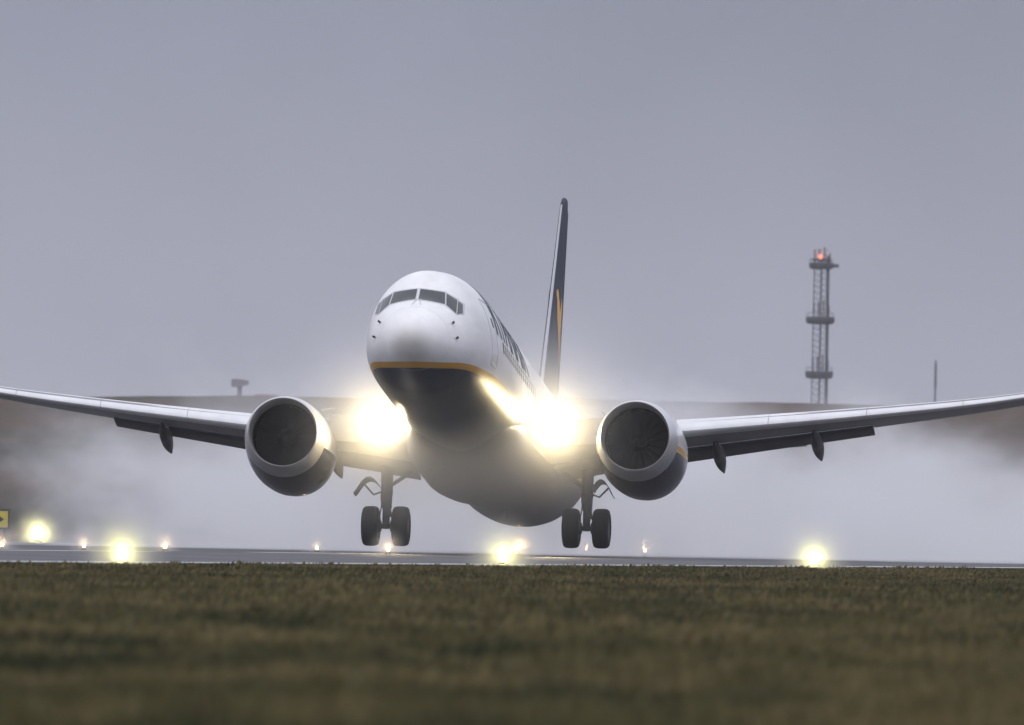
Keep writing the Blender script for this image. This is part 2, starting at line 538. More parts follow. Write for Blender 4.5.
# fuselage ---------------------------------------------------------
FUS = [  # s, ztop, zbot, half width, height of max width
    (0.000, 2.645, 2.615, 0.015, 2.63),
    (0.012, 2.74, 2.53, 0.11, 2.63),
    (0.04, 2.83, 2.44, 0.21, 2.63),
    (0.10, 2.94, 2.34, 0.33, 2.63),
    (0.30, 3.16, 2.13, 0.56, 2.62),
    (0.60, 3.36, 1.97, 0.80, 2.61),
    (1.00, 3.56, 1.83, 1.02, 2.61),
    (1.50, 3.76, 1.70, 1.23, 2.62),
    (1.95, 3.95, 1.61, 1.38, 2.64),
    (2.40, 4.28, 1.55, 1.49, 2.68),
    (2.90, 4.62, 1.50, 1.58, 2.73),
    (3.50, 4.90, 1.45, 1.67, 2.79),
    (4.50, 5.16, 1.41, 1.78, 2.88),
    (6.00, 5.34, 1.39, 1.86, 2.98),
    (7.50, 5.40, 1.39, 1.88, 3.02),
    (26.0, 5.40, 1.39, 1.88, 3.02),
    (28.5, 5.40, 1.56, 1.85, 3.15),
    (31.0, 5.39, 2.10, 1.66, 3.50),
    (33.5, 5.34, 2.82, 1.32, 3.95),
    (36.0, 5.22, 3.55, 0.86, 4.36),
    (38.0, 5.02, 4.12, 0.42, 4.58),
    (38.9, 4.80, 4.40, 0.14, 4.60),
    (39.1, 4.66, 4.54, 0.04, 4.60)]
FUS = [((r[0] * .86 if r[0] < 3.6 else r[0]), r[1], r[2], r[3] * (.945 if .5 < r[0] < 4 else .97), r[4]) for r in FUS]
FU = pchip(FUS)
NF = 72


def fus_pt(s, t):
    zt, zb, hw, zc = FU(s)
    c, sn = math.cos(t), math.sin(t)
    z = zc + (zt - zc) * sn if sn > 0 else zc + (zc - zb) * sn
    return Vector((hw * c, s, z))


def fus_side(s, z, side, off=0.0):
    """Point of the skin at height z."""
    zt, zb, hw, zc = FU(s)
    k = (z - zc) / ((zt - zc) if z > zc else (zc - zb))
    k = max(-1, min(1, k))
    x = hw * math.sqrt(1 - k * k)
    p = Vector((x, s, z))
    nrm = Vector((x / hw ** 2, 0, (z - zc) / ((zt - zc) if z > zc else (zc - zb)) ** 2)).normalized()
    p += nrm * off
    return Vector((side * p.x, p.y, p.z))


def fus_front(x, z, off=0.0):
    """Foremost point of the nose skin at (x, z)."""
    lo, hi = 0.0, 8.0
    def ins(s):
        zt, zb, hw, zc = FU(s)
        h = (zt - zc) if z > zc else (zc - zb)
        return (x / hw) ** 2 + ((z - zc) / h) ** 2 < 1
    for _ in range(40):
        m = (lo + hi) / 2
        if ins(m): hi = m
        else: lo = m
    return Vector((x, hi - off, z))


stations = sorted(set([0.0, .004, .01, .02, .034, .05, .075, .1, .15, .2] + list(np.arange(.25, 3.6, .11)) + list(np.arange(3.6, 8, .4)) + list(np.arange(8, 26, 2.0)) + list(np.arange(26, 39.1, .4)) + [39.1]))
fb = MB().loft([[fus_pt(s, 2 * math.pi * k / NF) for k in range(NF)] for s in stations])
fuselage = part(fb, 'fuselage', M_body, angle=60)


def patch(quad, nu=10, nv=6, off=0.012, proj=fus_front):
    """A skin-following pane from four (x, z) corners, closed at the back to give it thickness."""
    a, b, c, d = quad
    mb = MB()
    top, bot = [], []
    for j in range(nv + 1):
        for i in range(nu + 1):
            u, v = i / nu, j / nv
            x = (a[0] * (1 - u) + b[0] * u) * (1 - v) + (d[0] * (1 - u) + c[0] * u) * v
            z = (a[1] * (1 - u) + b[1] * u) * (1 - v) + (d[1] * (1 - u) + c[1] * u) * v
            top.append(proj(x, z, off)); bot.append(proj(x, z, -0.02))
    n = nu + 1
    F = []
    for j in range(nv):
        for i in range(nu):
            q = [j * n + i, j * n + i + 1, (j + 1) * n + i + 1, (j + 1) * n + i]
            F.append(q); F.append([k + len(top) for k in q[::-1]])
    rim = [i for i in range(n)] + [j * n + nu for j in range(1, nv + 1)] + [nv * n + i for i in range(nu - 1, -1, -1)] + [j * n for j in range(nv - 1, 0, -1)]
    for k in range(len(rim)):
        p, q = rim[k], rim[(k + 1) % len(rim)]
        F.append([p, q, q + len(top), p + len(top)])
    return mb.add(top + bot, F)


def grow(q, d):
    cx = sum(p[0] for p in q) / 4; cz = sum(p[1] for p in q) / 4
    return [(p[0] + math.copysign(d, p[0] - cx), p[1] + math.copysign(d, p[1] - cz)) for p in q]


PANES = [[(0.045, 3.91), (0.77, 3.81), (0.72, 4.20), (0.045, 4.27)],
         [(0.81, 3.79), (1.09, 3.55), (1.05, 4.02), (0.76, 4.18)],
         [(1.115, 3.54), (1.235, 3.61), (1.19, 3.92), (1.075, 4.00)]]
for sd in (1, -1):
    for q in PANES:
        qq = [(sd * x - .045, z) for x, z in q]
        f = part(patch(grow(qq, .035), off=.010), 'cockpit_window', M_frame, fuselage)
        # glass as its own pane, set proud of its frame
        part(patch(qq, off=.018), 'windscreen_pane', M_glass, fuselage)
    # wipers and probes
    w = MB().tube([fus_front(sd * .05, 3.93, .03), fus_front(sd * .09, 3.76, .03), fus_front(sd * .12, 3.70, .025)], .008, 6)
    part(w, 'wiper', M_seam, fuselage)
    for s_, z_ in ((1.25, 2.78), (1.30, 3.2)):
        p = fus_side(s_, z_, sd, 0); o_ = fus_side(s_, z_, sd, .045)
        part(MB().tube([p, o_, o_ + Vector((0, -.10, 0))], .03, 8), 'pitot_probe', M_black, fuselage)
    # forward door: a thin raised outline round the panel
    dr = part(patch([(4.75, 2.62), (5.6, 2.62), (5.6, 4.42), (4.75, 4.42)], 8, 14, .006, lambda s, z, o: fus_side(s, z, sd, o)), 'door', M_white, fuselage)
    fr = MB()
    loop = [(4.72, 2.6 + k * .13) for k in range(15)] + [(4.72 + k * .13, 4.45) for k in range(1, 8)] + [(5.63, 4.42 - k * .13) for k in range(15)] + [(5.5 - k * .13, 2.6) for k in range(6)]
    fr.tube([fus_side(s, z, sd, .004) for s, z in loop + loop[:1]], .012, 6)
    part(fr, 'door_seal', M_seam, fuselage)
    part(patch([(5.25, 3.72), (5.43, 3.72), (5.43, 3.98), (5.25, 3.98)], 3, 3, .012, lambda s, z, o: fus_side(s, z, sd, o)), 'door_window', M_black, fuselage)
    # service hatch outline low behind the door
    hp = MB().tube([fus_side(s, z, sd, .004) for s, z in ((4.9, 2.75), (5.5, 2.75), (5.5, 2.95))], .014, 6)
    part(hp, 'step_mark', M_seam, fuselage)

rs = MB().tube([fus_pt(.92, 2 * math.pi * k / 48) for k in range(49)], .004, 5)
part(rs, 'radome_seam', M_seam, fuselage)

# cabin windows: one pane copied along both sides
def cabin_window(s, sd):
    ring0, ring1, rb = [], [], []
    for k in range(16):
        t = 2 * math.pi * k / 16
        ds = .115 * math.copysign(abs(math.cos(t)) ** .6, math.cos(t)); dz = .165 * math.copysign(abs(math.sin(t)) ** .6, math.sin(t))
        ring0.append(fus_side(s + ds, 3.40 + dz, sd, -.02)); ring1.append(fus_side(s + ds, 3.40 + dz, sd, .005))
    return MB().loft([ring0, ring1])


for sd in (1, -1):
    proto_w = part(cabin_window(7.0, sd), 'cabin_window', M_black, fuselage)
    for k in range(1, 40):
        if k in (17, 18): continue
        c_ = proto_w.copy(); COL.objects.link(c_); c_.parent = fuselage
        c_.location = (0, k * .508, 0)

# the operator's name, letters laid on the skin above the windows
def lettering(text, s0, s1, z0, z1, sd):
    cu = bpy.data.curves.new('lettering_font', 'FONT')
    cu.body = text; cu.size = 1.0; cu.offset = .022; cu.resolution_u = 3
    tmp = bpy.data.objects.new('lettering_tmp', cu); COL.objects.link(tmp)
    dg = bpy.context.evaluated_depsgraph_get(); dg.update()
    me = bpy.data.meshes.new_from_object(tmp.evaluated_get(dg))
    bpy.data.objects.remove(tmp); bpy.data.curves.remove(cu)
    bm = bmesh.new(); bm.from_mesh(me)
    for _ in range(2):
        bmesh.ops.triangulate(bm, faces=bm.faces[:])
        bmesh.ops.subdivide_edges(bm, edges=[e for e in bm.edges if e.calc_length() > .12], cuts=1)
    bmesh.ops.triangulate(bm, faces=bm.faces[:])
    xs_ = [v.co.x for v in bm.verts]; ys_ = [v.co.y for v in bm.verts]
    x0, x1, y0, y1 = min(xs_), max(xs_), min(ys_), max(ys_)
    V, F = [], [[v.index for v in f.verts] for f in bm.faces]
    for v in bm.verts:
        u = (v.co.x - x0) / (x1 - x0)
        if sd < 0: u = 1 - u
        V.append(fus_side(s0 + u * (s1 - s0), z0 + (v.co.y - y0) / (y1 - y0) * (z1 - z0), sd, .008))
    bm.free()
    part(MB().add(V, F), 'lettering', M_navy, fuselage, smooth=False)


lettering('RYANAIR', 5.85, 13.9, 3.62, 5.05, 1)
lettering('RYANAIR', 5.85, 13.9, 3.62, 5.05, -1)

# aerials
for s_, z0, z1 in ((9.0, 5.38, 5.72), (15.0, 5.38, 5.62)):
    a_ = MB().loft([[Vector((.02 * c, s_ + .16 * d + .1 * h, z0 + (z1 - z0) * h)) for c, d in ((0, -1), (1, 0), (0, 1), (-1, 0))] for h in (0, 1)])
    part(a_, 'aerial', M_white, fuselage)
a_ = MB().loft([[Vector((.02 * c, 24 + .16 * d + .1 * h, 1.42 - .35 * h)) for c, d in ((0, -1), (1, 0), (0, 1), (-1, 0))] for h in (0, 1)])
part(a_, 'aerial', M_black, fuselage)

# belly fairing ----------------------------------------------------
BF = pchip([(11.0, 1.32, 2.2, 1.47), (13.4, 1.58, 2.2, 1.37), (15.6, 1.86, 2.2, 1.20), (17, 1.90, 2.2, 1.13), (20, 1.88, 2.15, 1.13), (22, 1.65, 2.1, 1.22), (23.8, 1.1, 2.0, 1.43)])
rings = []
for s in np.linspace(11.0, 23.8, 34):
    hw, zc, zb = BF(s)
    w_ = smooth(11.5, 16.0, s); ex, ez = 1 - .42 * w_, 1 - .38 * w_
    ring = []
    for k in range(40):
        t = 2 * math.pi * k / 40
        c, sn = math.cos(t), math.sin(t)
        ring.append(Vector((hw * math.copysign(abs(c) ** ex, c), s, zc + (zc - zb) * math.copysign(abs(sn) ** ez, sn))))
    rings.append(ring)
part(MB().loft(rings), 'belly_fairing', M_navy, angle=60)


# wings ------------------------------------------------------------
def airfoil(n=14, t=.12, camber=.015):
    up, lo = [], []
    for k in range(n + 1):
        x = .5 * (1 - math.cos(math.pi * k / n))
        yt = 5 * t * (.2969 * math.sqrt(x) - .126 * x - .3516 * x * x + .2843 * x ** 3 - .1036 * x ** 4)
        yc = 4 * camber * x * (1 - x)
        up.append((x, yc + yt)); lo.append((x, yc - yt))
    return up, lo


WING = [  # lateral, LE station, chord, LE height, t/c, incidence deg
    (0.5, 14.1, 6.5, 2.14, .13, 1.5),
    (1.9, 14.5, 5.8, 2.17, .13, 1.5),
    (3.3, 14.85, 5.15, 2.30, .125, 1.2),
    (5.0, 15.3, 4.6, 2.48, .12, 1.0),
    (8.0, 16.7, 3.75, 2.95, .115, .5),
    (11.0, 18.15, 3.0, 3.46, .11, 0),
    (14.0, 19.65, 2.25, 4.03, .105, -.5),
    (16.6, 20.95, 1.60, 4.64, .10, -1)]
WF = pchip(WING)


def wing_sec(y, sd, c0=0.0, c1=1.0, n=14, dx=0, dz=0, rot=0, hinge=0.0, thick=1.0):
    le, ch, z, tc_, inc = WF(y)
    up, lo = airfoil(n, tc_ * thick)
    def cut(l): return [p for p in l if c0 - 1e-6 <= p[0] <= c1 + 1e-6]
    pts = cut(up)[::-1] + cut(lo)[1 if c0 == 0 else 0:]
    out = []
    a = R(inc); r = R(rot)
    for x, h in pts:
        X, Hh = x - hinge, h
        X, Hh = X * math.cos(r) + Hh * math.sin(r), -X * math.sin(r) + Hh * math.cos(r)
        X, Hh = (X + hinge + dx) * ch, (Hh + dz) * ch
        X, Hh = X * math.cos(a) + Hh * math.sin(a), -X * math.sin(a) + Hh * math.cos(a)
        out.append(Vector((sd * y, le + X, z + Hh)))
    return out


for sd in (1, -1):
    yy = list(np.linspace(.5, 16.6, 36))
    # the fixed wing ends ahead of the flaps inboard of 10.4 m
    wing = part(MB().loft([wing_sec(y, sd, 0, .78) for y in np.linspace(.5, 10.85, 26)], cap0=True), 'wing', M_grey)
    ow = MB().loft([wing_sec(y, sd) for y in np.linspace(10.85, 16.6, 16)])
    part(ow, 'outer_wing', M_grey, wing)
    # slats, run forward and down
    for a_, b_ in ((5.75, 8.25), (8.262, 10.9), (10.912, 13.5), (13.512, 16.2)):
        rings = []
        for y in np.linspace(a_, b_, 8):
            r_ = wing_sec(y, sd, 0, .155, 20, dx=-.055, dz=-.020, rot=-14, hinge=.12, thick=1.12)
            rings.append(r_)
        part(MB().loft(rings), 'slat', M_slat, wing)
        # slat track
        le, ch, z, _, _ = WF((a_ + b_) / 2)
        part(MB().box((sd * (a_ + b_) / 2, le + .12 * ch, z - .035 * ch), (.06, .16 * ch, .03)), 'slat_track', M_strut, wing)
    # inboard leading edge with its hinged panel
    kr = []
    for y in np.linspace(2.15, 3.95, 8):
        le, ch, z, _, _ = WF(y)
        ring = []
        for k in range(16):
            t = 2 * math.pi * k / 16
            a_, b_ = .42 * math.cos(t), .10 * math.sin(t) + (.06 * math.cos(t) ** 2)
            ang = R(-52)
            ring.append(Vector((sd * y, le - .22 + a_ * math.cos(ang) - b_ * math.sin(ang) * -1, z - .10 + a_ * math.sin(ang) * -1 * -1 + b_ * math.cos(ang))))
        kr.append(ring)
    part(MB().loft(kr), 'krueger_flap', M_slat, wing)
    # flaps, part lowered
    for a_, b_ in ((2.0, 5.2), (5.45, 10.84)):
        rings = []
        for y in np.linspace(a_, b_, 10):
            le, ch, z, _, inc = WF(y)
            up, lo = airfoil(10, .16, .02)
            fc = .27 * ch; ring = []
            r_ = R(11)
            for x, h in up[::-1] + lo[1:-1]:
                X, Hh = x * fc, h * fc
                X, Hh = X * math.cos(r_) + Hh * math.sin(r_), -X * math.sin(r_) + Hh * math.cos(r_)
                ring.append(Vector((sd * y, le + .79 * ch + X, z - .79 * ch * math.sin(R(inc)) - .012 * ch + Hh)))
            rings.append(ring)
        part(MB().loft(rings), 'flap', M_dkgrey, wing)
    # flap track fairings: slim boat-shaped bodies, the rear half drooped with the flap
    for y, L in ((4.25, 3.0), (6.6, 3.0), (9.3, 2.7)):
        le, ch, z, _, _ = WF(y)
        s0 = le + ch * .50
        rings = []
        for k in range(25):
            u = k / 24
            rad = max(.008, (math.sin(math.pi * min(1, u / .52) / 2) ** .7 if u < .52 else (1 - ((u - .52) / .48) ** 1.6)))
            w_, h_ = .17 * rad, .27 * rad
            drop = .16 * smooth(0, .3, u) + (max(0, u - .42) / .58) ** 1.15 * .30
            cz = z - .05 * ch - drop
            rings.append([Vector((sd * y + w_ * math.cos(t), s0 + u * L, cz + h_ * math.sin(t))) for t in [2 * math.pi * q / 14 for q in range(14)]])
        part(MB().loft(rings), 'flap_track_fairing', M_dkgrey, wing)
    # winglet
    wl = []
    for u in np.linspace(0, 1, 9):
        le, ch, z, _, _ = WF(16.6)
        yw = 16.6 + .75 * math.sin(u * 1.25) ; zw = z + 2.3 * u ** 1.5; c_ = ch * (1 - .6 * u); s_ = le + 1.7 * u ** 1.2
        up, lo = airfoil(8, .09, 0)
        tilt = min(1.0, u * 2.2)
        wl.append([Vector((sd * (yw - h * c_ * tilt), s_ + x * c_, zw + h * c_ * (1 - tilt))) for x, h in up[::-1] + lo[1:-1]])
    part(MB().loft(wl), 'winglet', M_white, wing)

# tail -------------------------------------------------------------
FIN = [(5.15, 31.6, 5.1), (6.2, 32.4, 4.5), (9.0, 34.3, 3.25), (12.2, 36.4, 1.85), (12.42, 36.7, 1.5), (12.5, 37.0, 1.1)]


def fin_sec(z, c0, c1, n=18, grow_=0.0):
    le, ch = lerp_tab(FIN, z)
    up, lo = airfoil(n, .085, 0)
    pts = [p for p in up if c0 - 1e-6 <= p[0] <= c1 + 1e-6][::-1] + [p for p in lo if c0 - 1e-6 <= p[0] <= c1 + 1e-6][1 if c0 == 0 else 0:]
    return [Vector((h * ch + math.copysign(grow_, h) if grow_ and abs(h) > 1e-5 else h * ch, le + x * ch - (grow_ if x < .001 else 0), z)) for x, h in pts]


zz = [5.15, 5.6, 6.2, 7, 8, 9, 10, 11, 12.2, 12.42, 12.5]
fin = part(MB().loft([fin_sec(z, 0, .7) for z in zz]), 'tail_fin', M_navy)
part(MB().loft([fin_sec(z, 0, .03, grow_=.006) for z in zz[:-2]]), 'fin_leading_edge', M_finle, fin)
part(MB().loft([fin_sec(z, .7, 1.0) for z in zz[:-2]]), 'rudder', M_navy, fin)
df = []
for u in np.linspace(0, 1, 8):
    s0 = 26.2 + 4.8 * u
    top = 5.34 + 1.0 * u ** 1.6
    df.append([Vector((.10 * u + .02, s0, 5.2)), Vector((.012, s0 + .05, top)), Vector((-.012, s0 + .05, top)), Vector((-.10 * u - .02, s0, 5.2))])
part(MB().loft(df), 'dorsal_fin', M_white, fin)


def fin_x(s, z):
    le, ch = lerp_tab(FIN, z)
    x = min(max((s - le) / ch, 0), 1)
    yt = 5 * .085 * (.2969 * math.sqrt(x) - .126 * x - .3516 * x * x + .2843 * x ** 3 - .1036 * x ** 4)
    return yt * ch


# gold emblem on the fin: a leaning figure that widens into a harp
def emblem(sd):
    mb = MB()
    def ribbon(path, widths):
        V, F = [], []
        N = len(path)
        for i, (s, z) in enumerate(path):
            t = Vector((path[min(i + 1, N - 1)][0] - path[max(i - 1, 0)][0], path[min(i + 1, N - 1)][1] - path[max(i - 1, 0)][1])).normalized()
            nx, nz_ = -t.y, t.x
            for q in (-1, 1):
                s_, z_ = s + nx * widths[i] * q * 1.2, z + nz_ * widths[i] * q * 1.2
                V.append(Vector((sd * (fin_x(s_, z_) + .010), s_, z_)))
        F = [[2 * i, 2 * i + 1, 2 * i + 3, 2 * i + 2] for i in range(N - 1)]
        mb.add(V, F)
    def arc(p0, p1, p2, n=14):
        return [((1 - u) ** 2 * p0[0] + 2 * u * (1 - u) * p1[0] + u * u * p2[0], (1 - u) ** 2 * p0[1] + 2 * u * (1 - u) * p1[1] + u * u * p2[1]) for u in np.linspace(0, 1, n)]
    b = 34.5
    body = arc((b + .55, 9.2), (b + .8, 8.3), (b + 1.35, 7.4))
    ribbon(body, list(np.interp(np.linspace(0, 1, 14), [0, .25, .6, 1], [.18, .34, .24, .06])))
    ribbon(arc((b + .85, 8.3), (b + 1.25, 8.6), (b + 1.65, 9.3)), list(np.interp(np.linspace(0, 1, 14), [0, .4, 1], [.16, .24, .16])))
    V = []
    for k in range(16):
        t = 2 * math.pi * k / 16
        s_, z_ = b + .5 + .2 * math.cos(t), 9.3 + .19 * math.sin(t)
        V.append(Vector((sd * (fin_x(s_, z_) + .010), s_, z_)))
    mb.add(V, [list(range(16))])
    for k in range(4):
        s_ = b + 1.3 + k * .17
        ribbon([(s_ - .1, 8.9 + .05 * k), (s_ + .02, 8.0 - k * .17)], [.02, .02])
    part(mb, 'emblem', M_gold, fin, smooth=False)


emblem(1); emblem(-1)
for sd in (1, -1):
    rings = []
    for u in np.linspace(0, 1, 10):
        y = .5 + 6.6 * u; le = 33.6 + 4.0 * u; ch = 3.7 - 2.35 * u; z = 4.75 + .82 * u
        up, lo = airfoil(12, .09, -.005)
        rings.append([Vector((sd * y, le + x * ch, z + h * ch)) for x, h in up[::-1] + lo[1:-1]])
    part(MB().loft(rings), 'tailplane', M_grey)

# engines ----------------------------------------------------------
def cowl_material():
    m = bpy.data.materials.new('cowl_paint')
    m.use_nodes = True
    t = m.node_tree; b = t.nodes['Principled BSDF']
    b.inputs['Roughness'].default_value = 0.25; b.inputs['Coat Weight'].default_value = .4
    co = t.nodes.new('ShaderNodeTexCoord'); s = t.nodes.new('ShaderNodeSeparateXYZ')
    t.links.new(co.outputs['Object'], s.inputs[0])
    mm = t.nodes.new('ShaderNodeMapRange'); mm.inputs[1].default_value, mm.inputs[2].default_value = ENG_Z - PIV.z - 1.5, ENG_Z - PIV.z + 1.5
    t.links.new(s.outputs['Z'], mm.inputs[0])
    r = t.nodes.new('ShaderNodeValToRGB'); r.color_ramp.interpolation = 'CONSTANT'
    t.links.new(mm.outputs[0], r.inputs[0])
    E = r.color_ramp.elements
    E[0].color = (0.022, 0.027, 0.045, 1)
    E[1].position, E[1].color = .42, (0.66, 0.36, 0.06, 1)
    e = E.new(.48); e.color = (0.72, 0.72, 0.73, 1)
    r2 = t.nodes.new('ShaderNodeValToRGB'); r2.color_ramp.interpolation = 'CONSTANT'
    t.links.new(mm.outputs[0], r2.inputs[0])
    F2 = r2.color_ramp.elements
    F2[0].color = (0.022, 0.027, 0.045, 1); F2[1].position, F2[1].color = .42, (0.72, 0.72, 0.73, 1)
    ab = t.nodes.new('ShaderNodeMath'); ab.operation = 'ABSOLUTE'; t.links.new(s.outputs['X'], ab.inputs[0])
    gt = t.nodes.new('ShaderNodeMath'); gt.operation = 'GREATER_THAN'; gt.inputs[1].default_value = ENG_X; t.links.new(ab.outputs[0], gt.inputs[0])
    mc = t.nodes.new('ShaderNodeMixRGB'); t.links.new(gt.outputs[0], mc.inputs[0])
    t.links.new(r2.outputs[0], mc.inputs[1]); t.links.new(r.outputs[0], mc.inputs[2])
    t.links.new(mc.outputs[0], b.inputs['Base Color'])
    return m


ENG_X, ENG_S, ENG_Z = 4.98, 12.2, 1.66
M_cowl = cowl_material()
for sd in (1, -1):
    C0 = Vector((sd * ENG_X, ENG_S, ENG_Z + .10))
    def droop(mb):   # the cowl axis falls slightly to the rear
        mb.v = [(x, y, z - .06 * max(0, y - ENG_S)) for x, y, z in mb.v]
        return mb
    prof = [(.66, 1.146), (.8, 1.165), (1.3, 1.215), (1.9, 1.25), (2.5, 1.245), (3.1, 1.18), (3.6, 1.08), (3.9, .99)]
    eng = part(droop(MB().revolve(prof, C0, n=64)), 'engine', M_cowl)
    lip = [(.62, .925), (.40, .918), (.22, .922), (.10, .936), (.03, .955), (0, .975), (.03, .995), (.10, 1.025), (.22, 1.06), (.42, 1.106), (.66, 1.147)]
    part(droop(MB().revolve(lip, C0, n=64)), 'inlet_lip', M_lip, eng)
    part(MB().revolve([(.62, .925), (.9, .91), (1.2, .905)], C0, n=64), 'inlet_duct', M_duct, eng)
    sp = MB().revolve([(.70, .012), (.76, .07), (.86, .15), (1.0, .235), (1.16, .30)], C0, n=32, capend=True)
    spin = part(sp, 'spinner', M_spin, eng)
    tail_sw = MB()
    pth = []
    for k in range(22):
        u = k / 21; a_ = 2.2 + u * 5.2; rr = .06 + .2 * u
        yy_ = float(np.interp(rr, [.012, .07, .15, .235, .30], [.70, .76, .86, 1.0, 1.16]))
        pth.append(C0 + Vector((rr * math.cos(a_), yy_ - .008, rr * math.sin(a_))))
    tail_sw.tube(pth, [.006 + .022 * math.sin(math.pi * k / 21) for k in range(22)], 6)
    part(tail_sw, 'spinner_spiral', M_spiral, eng)
    fan = MB()
    NB = 18
    for k in range(NB):
        a0 = 2 * math.pi * k / NB
        rows = []
        for u in np.linspace(0, 1, 7):
            r_ = .27 + .625 * u; tw = R(25 + 38 * u); ch = .26 + .22 * u
            cx_ = []
            for q in (-.5, 0, .5):
                da = (q * ch * math.sin(tw)) / r_
                cx_.append(C0 + Vector((r_ * math.cos(a0 + da), 1.16 + q * ch * math.cos(tw) - .05 * (1 - 4 * q * q), r_ * math.sin(a0 + da))))
            rows.append(cx_)
        fan.loft(rows, closed=False, cap0=False, cap1=False)
    part(fan, 'fan', M_fan, eng, angle=70)
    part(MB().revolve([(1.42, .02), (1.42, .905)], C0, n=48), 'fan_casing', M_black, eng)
    part(MB().revolve([(3.9, .94), (3.88, .86), (3.3, .80), (3.3, .55), (4.3, .50), (4.9, .40), (4.88, .33), (4.4, .3), (5.4, .05)], C0, n=40), 'exhaust_nozzle', M_exh, eng)
    py = []
    for s_, zt, zb, w_ in ((13.9, 2.92, 2.84, .03), (14.3, 2.96, 2.75, .12), (14.9, 2.9, 2.6, .19), (15.6, 2.7, 2.3, .2), (16.8, 2.4, 1.95, .18), (18.0, 2.25, 2.0, .05)):
        py.append([Vector((sd * ENG_X + w_, s_, zt)), Vector((sd * ENG_X + w_, s_, zb)), Vector((sd * ENG_X - w_, s_, zb)), Vector((sd * ENG_X - w_, s_, zt))])
    part(MB().loft(py), 'pylon', M_white, eng)
    # strake on the inboard shoulder
    ang = R(40)
    u_ = Vector((-sd * math.cos(ang), 0, math.sin(ang)))
    st = MB()
    for q in (1,):
        base = C0 + u_ * 1.24
        pr = [base + Vector((0, 1.1, 0)), base + Vector((0, 2.2, 0)), base + u_ * .34 + Vector((0, 2.2, 0)), base + u_ * .26 + Vector((0, 1.8, 0))]
        off = Vector((0, 0, .012))
        st.loft([[p + off for p in pr], [p - off for p in pr]])
    part(st, 'strake', M_white, eng)

# main landing gear ------------------------------------------------
WR = .565
for sd in (1, -1):
    gx, gs, gz = sd * 2.86, 19.6, -.35 + WR
    leg = MB()
    leg.tube([(gx, gs, gz - .07), (gx, gs, gz + .62)], .105, 14)
    leg.tube([(gx, gs, gz + .55), (gx, gs, gz + .95), (gx, gs, gz + 1.9)], [.15, .165, .18], 16)
    leg.tube([(gx, gs, gz + .52), (gx, gs, gz + .60)], .155, 16)
    leg.tube([(gx, gs, gz + .9), (gx, gs, gz + 1.0)], .175, 16)
    leg.tube([(gx - .32, gs, gz), (gx + .32, gs, gz)], .075, 12)
    for q in (-1, 1): leg.tube([(gx + q * .13, gs, gz), (gx + q * .24, gs, gz)], [.15, .21], 16)
    leg.box((gx, gs - .1, gz + .78), (.30, .2, .16)); leg.box((gx + .08, gs - .13, gz + .36), (.14, .1, .22))
    leg.tube([(gx + .1, gs - .12, gz + 1.4), (gx + .11, gs - .14, gz + .6), (gx + .2, gs - .1, gz + .1)], .022, 6)
    leg.tube([(gx - .11, gs - .13, gz + 1.2), (gx - .13, gs - .14, gz + .5), (gx - .2, gs - .1, gz + .12)], .018, 6)
    gear = part(leg, 'landing_gear', M_strut)
    for q in (-1, 1):
        wx = gx + q * .43
        tp = [(-.225, .33), (-.235, .43), (-.215, .505), (-.17, .547), (-.09, .565), (.09, .565), (.17, .547), (.215, .505), (.235, .43), (.225, .33)]
        wheel = part(MB().revolve(tp, (wx, gs, gz), 'X', 40), 'wheel', M_tyre, gear)
        hub = MB().revolve([(-.205, .33), (-.15, .31), (-.10, .25), (-.14, .12), (-.17, .02)], (wx, gs, gz), 'X', 32)
        hub.revolve([(.205, .33), (.15, .31), (.10, .25), (.14, .12), (.17, .02)], (wx, gs, gz), 'X', 32)
        part(hub, 'wheel_hub', M_hub, gear)
    tl = MB()
    tl.tube([(gx, gs + .16, gz + .75), (gx, gs + .42, gz + .42), (gx, gs + .12, gz + .05)], [.07, .05, .06], 8)
    part(tl, 'torque_link', M_strut, gear)
    ss = MB().tube([(gx - sd * .05, gs, gz + 1.12), (gx - sd * .75, gs + .05, gz + 1.62), (gx - sd * 1.0, gs + .05, gz + 1.75)], [.055, .06, .05], 10)
    part(ss, 'side_strut', M_strut, gear)
    # curved door hung on the outer side of the leg
    dd = []
    for u in np.linspace(0, 1, 12):
        x_ = gx + sd * (.16 + (.76 if sd < 0 else .6) * u)
        z_ = gz + 1.08 + .30 * math.sin(math.pi * min(1, u * 1.05)) ** 1.0 - .18 * u ** 2
        hw_ = .42 * (1 - .35 * u)
        dd.append([Vector((x_, gs - hw_, z_ + .022)), Vector((x_, gs + hw_, z_ + .022)), Vector((x_, gs + hw_, z_ - .022)), Vector((x_, gs - hw_, z_ - .022))])
    part(MB().loft(dd), 'gear_door', M_door, gear)
    ln = MB().tube([(gx + sd * .1, gs - .1, gz + .98), (gx + sd * .36, gs - .12, gz + .88), (gx + sd * .62, gs - .1, gz + 1.16)], .028, 8)
    part(ln, 'door_link', M_strut, gear)

# landing lights in the wing roots ---------------------------------
M_lamp = mat('landing_lamp', (.9, .9, .9), .2, emis=(1.0, .9, .66), estr=400)
M_refl = mat('lamp_housing', (.6, .6, .6), .2, metal=.9)
LIGHT_W = 2600.0


